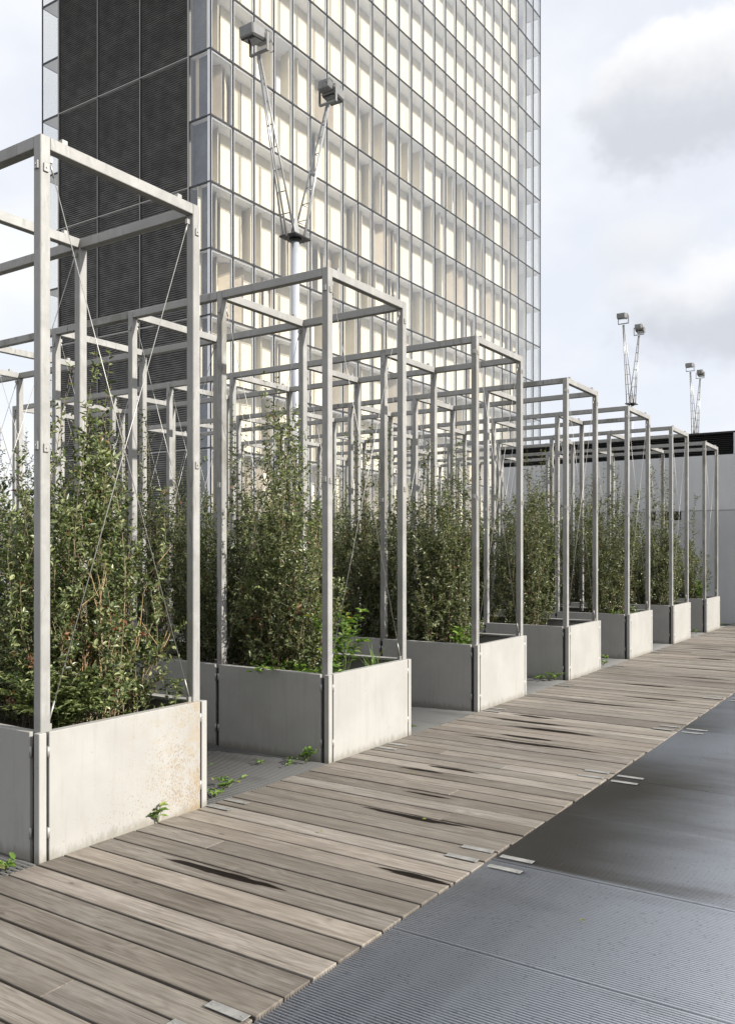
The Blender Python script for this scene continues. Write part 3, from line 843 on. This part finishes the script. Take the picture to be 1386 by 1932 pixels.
# plants of the front bays
put_weed('flowering_weed', X0 - .24, Y0 + PITCH + .55, .50, weed(301, 10, .62, .06, .28, None, 1), 'tall yellow-flowered weed in the front bay of the second planter row', 'low plants in the front bays', cat='plant')
put_weed('nettle_patch', X0 - .62, Y0 + PITCH + .26, .50, weed(302, 26, .24, .055, .24), 'bright green nettle patch at the foot of the shrub in the second planter row', 'low plants in the front bays', cat='plant')
put_weed('nettle_patch', X0 - .28, Y0 + PITCH + .24, .50, weed(303, 12, .22, .055, .14), 'green nettles behind the corner post of the second planter row', 'low plants in the front bays', cat='plant')
put_weed('ground_cover', X0 - .40, Y0 + .42, .50, weed(304, 95, .46, .042, .30, M['leaf_hero']), 'low leafy ground cover along the front edge of the nearest planter', 'low plants in the front bays', cat='plant')
put_weed('ground_cover', X0 - 1.1, Y0 + .30, .50, weed(305, 70, .42, .042, .34, M['leaf_hero']), 'low leafy ground cover at the left edge of the nearest planter', 'low plants in the front bays', cat='plant')
put_weed('sprig', X0 - .13, Y0 + W - .16, .52, weed(306, 5, .30, .04, .07, M['leaf_hero']), 'small leafy sprig at the far front post of the nearest planter', 'low plants in the front bays', cat='plant')
put_weed('nettle_patch', X0 - .25, Y0 + 2 * PITCH + .20, .52, weed(307, 9, .30, .055, .10), 'pale green sprouts at the corner of the third planter row', 'low plants in the front bays', cat='plant')
put_weed('nettle_patch', X0 - .30, Y0 + 4 * PITCH + .5, .52, weed(308, 10, .22, .06, .18), 'bright green sprouts in the front bay of the fifth planter row', 'low plants in the front bays', cat='plant')
put_weed('nettle_patch', X0 - .30, Y0 + 6 * PITCH + .6, .52, weed(309, 12, .5, .06, .22), 'bright green plant in the front bay of the farthest planter row', 'low plants in the front bays', cat='plant')
put_weed('nettle_patch', X0 - 1.6, Y0 + 3 * PITCH + .5, .52, weed(310, 22, .45, .06, .35), 'bright green undergrowth in the fourth planter row', 'low plants in the front bays', cat='plant')

def blades(seed, n, hgt, sp):
    rg = np.random.default_rng(seed); V, Q, T = [], [], []
    for k in range(n):
        a = rg.uniform(0, 6.28); b0 = np.array([rg.normal(0, .04), rg.normal(0, .04), 0]); d = np.array([math.cos(a), math.sin(a), 0]); s = np.array([-d[1], d[0], 0])
        h_ = hgt * rg.uniform(.5, 1); o = sp * rg.uniform(.2, 1); k0 = len(V)
        for i in range(5):
            t = i / 4; p = b0 + d * o * t ** 2 + np.array([0, 0, h_ * (t - .25 * t * t)]); w_ = .007 * (1 - t) + .0008
            V += [p - s * w_, p + s * w_]
        for i in range(4): Q.append((k0 + 2 * i, k0 + 2 * i + 1, k0 + 2 * i + 3, k0 + 2 * i + 2)); T.append(rg.random() if i else .5)
    return np_mesh('blades', V, Q, M['grassy'], T)
o = empty('grass_tuft', (X0 - .18, Y0 + PITCH + .90, .50)); tag(link('blades', blades(5, 26, .44, .22), o), kind='stuff')
tag(o, 'long-bladed grass tuft by the far front post of the second planter row', 'plant', 'low plants in the front bays')

lb = np.random.default_rng(8)
v, q = leaf_arrays(np.zeros((1, 3)), np.array([[1.0, 0, .05]]), np.array([[0, 0, 1.0]]), np.array([.028]), np.array([.015]), lb)
lmesh = np_mesh('fallen_leaf', v, q, M['leaf_fresh'], [.97, .97])
for (x, y_, lab) in ((-2.95, 3.95, 'tiny yellow-green leaf on the boards right of the nearest cover plates'),
                     (-2.55, 4.47, 'pale curled leaf lying on the dark puddle in the boards'),
                     (-1.28, 3.62, 'yellow leaf lying alone on the near steel grating'),
                     (-3.62, 2.30, 'yellow leaf on the boards at the left picture edge'),
                     (-3.15, 5.35, 'tiny leaf on the boards in front of the second planter row'),
                     (-2.75, 6.85, 'tiny pale leaf on the long puddle before the third planter row')):
    o = link('fallen_leaf', lmesh, None, (x, y_, .008), (rs.uniform(-.3, .3), rs.uniform(-.2, .2), rs.uniform(0, 6.28)))
    tag(o, lab, 'leaf', 'fallen leaves scattered on the walkway')

# ------------------------------------------------------------------ glass tower
TX, TY = -32.84, 34.17
TX2, TY2 = -47.39, 80.06
FH, NF, NB = 3.6, 17, 26
BW = (TY2 - TY) / NB
tower = tag(empty('glass_tower', (TX, TY, 0)), 'tall glass office tower with cream shutters and a dark louvred end wall', 'tower')
LX = TX2 - TX; LY = TY2 - TY            # local extents (LX negative)
b = B(); b.box(LX + 1.75, -1.75, .35, LY - 3.4, 0, NF * FH - .3); link('core_wall', b.mesh('core_wall', M['interior_wall']), tower)
b = B(); b.box(LX + .06, -.06, .06, LY - .06, -.045, .03); slab_me = b.mesh('floor_slab', M['interior'])
b = B(); b.box(LX + .02, -.02, 0, LY, -.075, .035); b2 = b
def ring(zz0, zz1, out, inn):
    b = B()
    b.box(-inn, out, -out, LY + out, zz0, zz1)
    b.box(LX - out, LX + inn, -out, LY + out, zz0, zz1)
    b.box(LX + inn, -inn, LY - inn, LY + out, zz0, zz1)
    b.box(-1.70, -inn, -out, inn, zz0, zz1)
    b.box(LX + inn, LX + 1.70, -out, inn, zz0, zz1)
    return b
b2.b.free()
edge_me = ring(-.05, .04, .03, .05).mesh('floor_edge', M['mullion'])
for k in range(NF + 1):
    link('floor_slab', slab_me, tower, (0, 0, k * FH)); link('floor_edge', edge_me, tower, (0, 0, k * FH))
b = B(); b.box(-.05, .03, -.022, .022, -.1, NF * FH); mul_me = b.mesh('mullion', M['mullion'])
for i in range(NB + 1):
    link('mullion', mul_me, tower, (-.002, i * BW, 0))
for i in range(0, NB + 1, 1):
    if i > NB - 3 or i < 3: link('mullion', mul_me, tower, (LX + .002, i * BW, 0), (0, 0, math.pi))
for xx in (-1.70, LX + 1.70, LX):
    link('mullion', mul_me, tower, (xx, .002, 0), (0, 0, -math.pi / 2))
for i in range(1, 9):
    link('mullion', mul_me, tower, (LX * i / 9, LY - .002, 0), (0, 0, math.pi / 2))

b = B(); b.box(-.24, -.052, -.018, .018, -.1, NF * FH); fin_me = b.mesh('glass_fin', M['fin'])
for i in range(NB + 1):
    link('glass_fin', fin_me, tower, (0, i * BW, 0))
b = B(); b.box(-1.66, -.30, .34, .39, .05, FH - .06); cp_me = b.mesh('corner_partition', M['partition'])
for f_ in range(NF): link('corner_partition', cp_me, tower, (0, 0, f_ * FH))
eb_me = B().box(LX + 1.0, -1.0, LY - 1.05, LY - 1.0, .05, FH - .06).mesh('end_blind', M['interior'])
for f_ in range(NF): link('end_blind', eb_me, tower, (0, 0, f_ * FH))

# panes: one per bay and storey; the 300 largest in view are separate parts
PW, PH = BW - .062, FH - .11
b = B(); b.box(-.012, .0, -PW / 2, PW / 2, 0, PH); pane_me = b.mesh('window_pane', M['glass'])
def frame_b(b, yo=0.0, zo=0.0, xo=0.0):
    t, dpt = .035, .03
    b.box(xo - dpt - .02, xo - .02, yo - PW / 2 + .05, yo - PW / 2 + .05 + t, zo + .05, zo + PH - .07)
    b.box(xo - dpt - .02, xo - .02, yo + PW / 2 - .05 - t, yo + PW / 2 - .05, zo + .05, zo + PH - .07)
    b.box(xo - dpt - .02, xo - .02, yo - PW / 2 + .05, yo + PW / 2 - .05, zo + PH - .07 - t, zo + PH - .071)
    return b
frame_me = frame_b(B()).mesh('pane_frame', M['pane_frame'])
cells = []
for f_ in range(NF):
    for i in range(NB):
        yy = TY + (i + .5) * BW; zz = (f_ + .5) * FH
        d = -math.sin(YAW) * TX + math.cos(YAW) * yy
        vis = 1 if zz - FH / 2 < 1.6 + 1045 / 1631 * d else 0
        if f_ < 2: vis *= .35
        cells.append((vis / (d * d), f_, i))
cells.sort(reverse=True)
near = set((f_, i) for _, f_, i in cells[:300])
rest_p, rest_f = B(), B()
for _, f_, i in cells:
    yy, zz = (i + .5) * BW, f_ * FH + .052
    if (f_, i) in near:
        p = link('window_pane', pane_me, tower, (0, yy, zz)); link('pane_frame', frame_me, p)
    else:
        rest_p.box(-.012, 0, yy - PW / 2, yy + PW / 2, zz, zz + PH); frame_b(rest_f, yy, zz)
for f_ in range(NF):      # short returns at both ends
    zz = f_ * FH + .052
    for (xa, xb, ya) in ((-1.67, -.06, 0), (LX + .06, LX + 1.67, 0)):
        o = link('window_pane', B().box(xa, xb, ya, ya + .012, zz, zz + PH).mesh('window_pane', M['glass']), tower)
    rest_p.box(LX + .06, -.06, LY - .012, LY, zz, zz + PH)
    for i in list(range(0, 3)) + list(range(NB - 3, NB)):
        rest_p.box(LX, LX + .012, i * BW + .03, (i + 1) * BW - .03, zz, zz + PH)
tag(link('far_panes', rest_p.mesh('far_panes', M['glass']), tower), kind='stuff')
tag(link('far_pane_frames', rest_f.mesh('far_pane_frames', M['pane_frame']), tower), kind='stuff')

# shutters on the inner line, two pivoting leaves to a bay
SX = -1.0; SH = FH - .06
def leaf_sh(b, wd, xo=0, yo=0, zo=0, ang=0.0):
    c, s = math.cos(ang), math.sin(ang)
    def P_(u, n, z): return (xo - s * u + c * n, yo + c * u + s * n, zo + z)
    h2 = wd / 2; t = .02
    vs = [b.b.verts.new(P_(u, n, z)) for z in (.05, SH) for u, n in ((-h2, -t), (h2, -t), (h2, t), (-h2, t))]
    for fc in ((0, 3, 2, 1), (4, 5, 6, 7), (0, 1, 5, 4), (1, 2, 6, 5), (2, 3, 7, 6), (3, 0, 4, 7)): b.b.faces.new([vs[j] for j in fc])
    return b
LWD = .862
sh_me = {k: leaf_sh(B(), LWD).mesh('shutter', M[k]) for k in ('shutter', 'shutter_shaded')}
rt = random.Random(9)
single = 0
rest = {'shutter': B(), 'shutter_shaded': B()}
for _, f_, i in cells:
    if i >= NB - 2: continue
    yy, zz = (i + .5) * BW, f_ * FH
    closed = f_ >= 9
    r_ = rt.random()
    if closed: angs = (rt.gauss(0, .02), rt.gauss(0, .02)); kinds = ('shutter', 'shutter')
    elif r_ < .40: angs = (rt.gauss(0, .03), rt.gauss(0, .03)); kinds = ('shutter', 'shutter')
    elif r_ < .55: angs = (rt.uniform(1.2, 1.57), rt.uniform(1.2, 1.57)); kinds = ('shutter', 'shutter')
    elif r_ < .72: angs = (rt.gauss(0, .05), rt.uniform(.7, 1.5)); kinds = ('shutter', 'shutter')
    elif r_ < .84: angs = (rt.uniform(.3, 1.1), rt.gauss(0, .1)); kinds = ('shutter', 'shutter_shaded')
    elif r_ < .93: angs = (rt.uniform(-1.2, -.8),) * 2; kinds = ('shutter_shaded', 'shutter_shaded')
    else: angs = (1.5, None); kinds = ('shutter', 'shutter')
    for j, (an, kd) in enumerate(zip(angs, kinds)):
        if an is None: continue
        ys = yy - BW / 2 + .015 + LWD * (j + .5) + .014 * j
        if (f_, i) in near and single < 300:
            link('shutter', sh_me[kd], tower, (SX, ys, zz), (0, 0, an)); single += 1
        else:
            leaf_sh(rest[kd], LWD, SX, ys, zz, an)
for kd in rest:
    tag(link('far_shutters', rest[kd].mesh('far_shutters', M[kd]), tower), kind='stuff')

# dark louvred end wall
LCOLS = [LX + 1.72, -9.22, -5.53, -1.72]
def louvre(wd, hh):
    bk = B(); bk.box(0, wd, .05, .09, 0, hh)
    for (xa, xb) in ((0, .06), (wd - .06, wd)): bk.box(xa, xb, -.02, .05, 0, hh)
    sl = []
    z = .12; V, Q = [], []; rg = random.Random(5)
    while z < hh - .1:
        k = len(V); n = 10
        for i in range(n + 1):
            x = .062 + (wd - .124) * i / n; dz = .012 * math.sin(i * 1.9 + z * 7) + rg.uniform(-.006, .006); dd = rg.uniform(-.012, .012)
            V += [(x, .048, z + dz + .045), (x, -.005 + dd, z + dz - .035), (x, .0 + dd, z + dz - .05), (x, .048, z + dz + .02)]
        for i in range(n):
            a, c = k + 4 * i, k + 4 * (i + 1)
            Q += [(a, c, c + 1, a + 1), (a + 1, c + 1, c + 2, a + 2), (a + 2, c + 2, c + 3, a + 3)]
        z += .125
    return bk.mesh('louvre_panel', M['louvre_back']), np_mesh('slats', V, Q, M['louvre'])
for c in range(3):
    xa, xb = LCOLS[c], LCOLS[c + 1]
    bm_, sm_ = louvre(xb - xa - .05, 2 * FH - .10)
    for k in range(9):
        p = link('louvre_panel', bm_, tower, (xa + .025, -.01, k * 2 * FH + .05))
        tag(link('slats', sm_, p), kind='stuff')
    bt = B(); bt.box(0, xb - xa, -.035, .04, -.03, .03)
    btm = bt.mesh('joint_rail', M['bolt'])
    for k in range(1, 9): link('joint_rail', btm, tower, (xa, -.01, k * 2 * FH))
b = B(); b.box(-.022, .022, -.05, .05, 0, NF * FH); sm2 = b.mesh('seam_rail', M['bolt'])
for xx in LCOLS[1:3]: link('seam_rail', sm2, tower, (xx, -.012, 0))
b = B(); b.box(-.05, .05, -.06, .3, 0, NF * FH); jm = b.mesh('edge_post', M['bolt'])
for xx in (LCOLS[0] - .06, LCOLS[3] + .06): link('edge_post', jm, tower, (xx, 0, 0))

# ------------------------------------------------------------------ grey wall building at the end of the walk
WY = 20.966
wb = tag(empty('concrete_pavilion', (-9.85, WY, 0)), 'low grey concrete pavilion wall with a black louvred top band, closing the boardwalk', 'building')
b = B(); b.box(.02, 15.8, .06, 8, -.1, 3.80); link('wall_core', b.mesh('wall_core', M['conc2']), wb)
pw = 3.93
for j in range(4):
    xa = j * pw
    for (za, zb, mm) in ((-.1, 2.533, M['conc2']), (2.545, 3.812, M['conc'])):
        b = B(); b.box(0, pw - .004 if zb > 3 else pw - .001, 0, .06, za, zb, .003); link('wall_panel', b.mesh('wall_panel', mm), wb, (xa, 0, 0))
b = B(); b.box(.08, 15.8, .14, 7.9, 3.80, 4.30); bd = link('louvre_band', b.mesh('louvre_band', M['black']), wb)
for s in range(10):
    b = B(); z = 3.83 + s * .046
    b.b.faces.new([b.b.verts.new(p) for p in ((0.06, .14, z + .045), (15.8, .14, z + .045), (15.8, .07, z + .012), (.06, .07, z + .012))])
    b.b.faces.new([b.b.verts.new(p) for p in ((0.06, .07, z + .012), (15.8, .07, z + .012), (15.8, .07, z + .004), (.06, .07, z + .004))])
    link('slat', b.mesh('slat', M['black']), bd)
b = B(); b.box(0, 15.8, .0, 8, 4.30, 4.345, .004); link('roof_edge', b.mesh('roof_edge', M['black']), wb)
b = B(); b.box(0, .4, -.006, .3, 3.815, 4.30, .004); link('pier', b.mesh('pier', M['conc']), wb, (5.9, 0, 0))
for (xa, ww) in ((4.06, .12), (4.33, .42)):
    b = B(); b.box(0, ww, -.004, .02, 0, .20); b.box(.01, ww - .01, -.010, -.004, .02, .03); link('vent', b.mesh('vent', M['black']), wb, (xa, 0, 2.33))

# ------------------------------------------------------------------ floodlight masts
def build_mast():
    root = empty('floodlight_mast', (0, 0, 0))
    ph = 7.38
    b = B(); b.tube((0, 0, -.12), (0, 0, ph), .085, .075, 20); link('pole', b.mesh('pole', M['mast']), root)
    b = B(); b.box(-.19, .19, -.24, .24, ph, ph + .035, .006).tube((0, 0, ph - .05), (0, 0, ph), .11, .11, 16); link('head_plate', b.mesh('head_plate', M['lamp_dark']), root)
    b = B()
    for s in (-1, 1):
        b.b.faces.new([b.b.verts.new(p) for p in ((s * .02, -.12, ph + .035), (s * .02, .12, ph + .035), (s * .02, .03, ph + .40), (s * .02, -.03, ph + .40))])
    b.box(-.018, .018, -.05, .05, ph + .03, ph + .36); link('gusset', b.mesh('gusset', M['arm']), root)
    for s in (-1, 1):
        base = Vector((0, s * .14, ph + .03)); top = Vector((0, s * 1.02, ph + 2.92)); ax = (top - base).normalized()
        lat = Vector((1, 0, 0)); nrm = ax.cross(lat)
        offs = [(lat * .13 - nrm * .05), (-lat * .13 - nrm * .05), (nrm * .12 * s)]
        arm = None
        for q, of in enumerate(offs):
            b = B(); b.tube(base + of, top + of * .18, .019, .017, 8)
            o = link('arm_tube', b.mesh('arm_tube', M['arm']), root)
        L = (top - base).length
        for j in range(1, 8):
            t = j / 8.0
            pts = [base + ax * L * t + of * (1 - .82 * t) for of in offs]
            b = B()
            for a_, c_ in ((0, 1), (1, 2), (2, 0)): b.tube(pts[a_], pts[c_], .009, .009, 5)
            link('rung', b.mesh('rung', M['arm']), root)
        # floodlight on a U bracket
        hz = top.z + .05
        b = B(); b.box(-.20, .20, top.y - .03, top.y + .03, hz - .02, hz + .005)
        for q in (-1, 1): b.box(q * .20 - .006, q * .20 + .006, top.y - .03, top.y + .03, hz - .02, hz + .30)
        link('bracket', b.mesh('bracket', M['lamp_body']), root)
        fl = empty('floodlight', (0, top.y, hz + .26)); fl.parent = root; fl.rotation_euler = (R(-8) * s, 0, 0); fl.scale = (.88, .88, .88)
        b = B(); y0_, y1_ = (.0, .40) if s > 0 else (-.40, .0)
        b.box(-.185, .185, y0_, y1_, -.10, .13, .025); link('lamp_housing', b.mesh('lamp_housing', M['lamp_body']), fl)
        g0, g1 = (-.19, -.005) if s > 0 else (.005, .19)
        b = B(); b.box(-.15, .15, g0, g1, -.08, .12, .02)
        for r_ in range(7): b.box(-.155, .155, g0 + .02 + r_ * .022, g0 + .028 + r_ * .022, -.07, .135)
        link('gear_box', b.mesh('gear_box', M['lamp_body']), fl)
        b = B(); b.box(-.16, .16, y0_ + .02, y1_ - .02, -.125, -.101, .004); link('lens_rim', b.mesh('lens_rim', M['lamp_dark']), fl)
        b = B(); b.box(-.14, .14, y0_ + .05, y1_ - .05, -.132, -.126); link('lens', b.mesh('lens', M['lamp_lens']), fl)
        b = B(); pts = [Vector((.10, (g0 if s > 0 else g1), .02)) + Vector((0, -s * .13 * math.sin(a), -.13 + .13 * math.cos(a))) for a in np.linspace(0, 3.1, 9)]
        b.path(pts, .008, 6); link('feed_cable', b.mesh('feed_cable', M['rubber']), fl)
    return root
mast = build_mast(); record_kids(mast)
mast_labels = ['large twin floodlight mast rising among the planters in front of the glass tower',
               'middle-distance twin floodlight mast standing against the open sky right of the tower',
               'smallest twin floodlight mast, above the black roof edge of the grey pavilion']
for i, (x, y_) in enumerate(((-9.97, 12.59), (-10.19, 34.1), (-10.17, 44.6))):
    o = mast if i == 0 else copy_tree(mast)
    o.location = (x, y_, 0); tag(o, mast_labels[i], 'floodlight mast', 'twin floodlight masts in a line')

# ------------------------------------------------------------------ far side of the esplanade (left edge of the picture)
fb = tag(empty('white_low_building', (-88, 47, 0), R(33.6)), 'long low white building with banded storeys far beyond the planters', 'building')
for nm, z0, z1, dp, mm in (('lower_wall', -.1, 1.35, 0, 'conc'), ('balcony_band', 1.35, 2.0, -.5, 'white_far'), ('recessed_wall', 2.0, 2.7, .2, 'white_far'), ('upper_band', 2.7, 3.35, -.4, 'white_far'), ('attic_wall', 3.35, 4.2, .2, 'white_far'), ('cornice', 4.2, 5.2, -.2, 'white_far')):
    b = B(); b.box(-22, 26, dp, 10, z0, z1); link(nm, b.mesh(nm, M[mm]), fb)
wmesh = B().box(-.6, .6, .10, .3, 0, .42).mesh('window', M['far_window'])
for i in range(28):
    for z in (2.12, 3.6): link('window', wmesh, fb, (-21 + i * 1.7, 0, z))
rl = tag(empty('handrail', (-52, 27, 0), R(33.6)), 'thin metal handrail across the far esplanade', 'railing')
b = B(); b.box(-16, 16, -.02, .02, .98, 1.03); link('rail', b.mesh('rail', M['mullion']), rl)
b = B(); b.box(-16, 16, -.02, .02, .5, .53); link('rail', b.mesh('rail', M['mullion']), rl)
pmr = B().box(-.025, .025, -.025, .025, -.05, 1.0).mesh('post', M['mullion'])
for i in range(17): link('post', pmr, rl, (-16 + 2 * i, 0, 0))
b = B(); b.box(-17, 17, .4, 1.1, -.05, .36, .02); lw_ = link('low_kerb_wall', b.mesh('low_kerb_wall', M['white_far']), None, (-52, 27, 0), (0, 0, R(33.6)))
tag(lw_, 'low white kerb wall behind the far handrail', 'wall')

def far_tree(seed):
    rg = np.random.default_rng(seed); n = 900
    c = rg.normal(0, 1, (24, 3)) * np.array([1.6, 1.6, .9]) + np.array([0, 0, 5.0])
    p = c[rg.integers(0, 24, n)] + rg.normal(0, .55, (n, 3))
    v, q = leaf_arrays(p, rg.normal(0, 1, (n, 3)), rg.normal(0, 1, (n, 3)), rg.uniform(.25, .5, n), rg.uniform(.15, .3, n), rg)
    b = B(); b.tube((0, 0, -.1), (0, 0, 4.2), .18, .10, 8)
    for k in range(5):
        a = k * 1.26; b.tube((0, 0, 3.2 + .2 * k), (1.1 * math.cos(a), 1.1 * math.sin(a), 4.8), .07, .03, 6)
    return b.mesh('trunk', M['stem']), np_mesh('crown', v, q, M['far_leaf'], np.repeat(rg.random(n), 2))
ft = [far_tree(1), far_tree(2)]
for i, (u_, dd) in enumerate(((-6, 112), (14, 118), (40, 114), (62, 120))):
    t_ = (u_ - 693) / 1631.06; px = (-math.sin(YAW) + math.cos(YAW) * t_) * dd; py = (math.cos(YAW) + math.sin(YAW) * t_) * dd
    o = empty('far_tree', (px, py, 0), i * 1.3); link('trunk', ft[i % 2][0], o); tag(link('crown', ft[i % 2][1], o), kind='stuff')
    tag(o, ['leftmost', 'second from left', 'third from left', 'rightmost'][i] + ' far tree behind the long low white building', 'tree', 'far trees behind the white building')
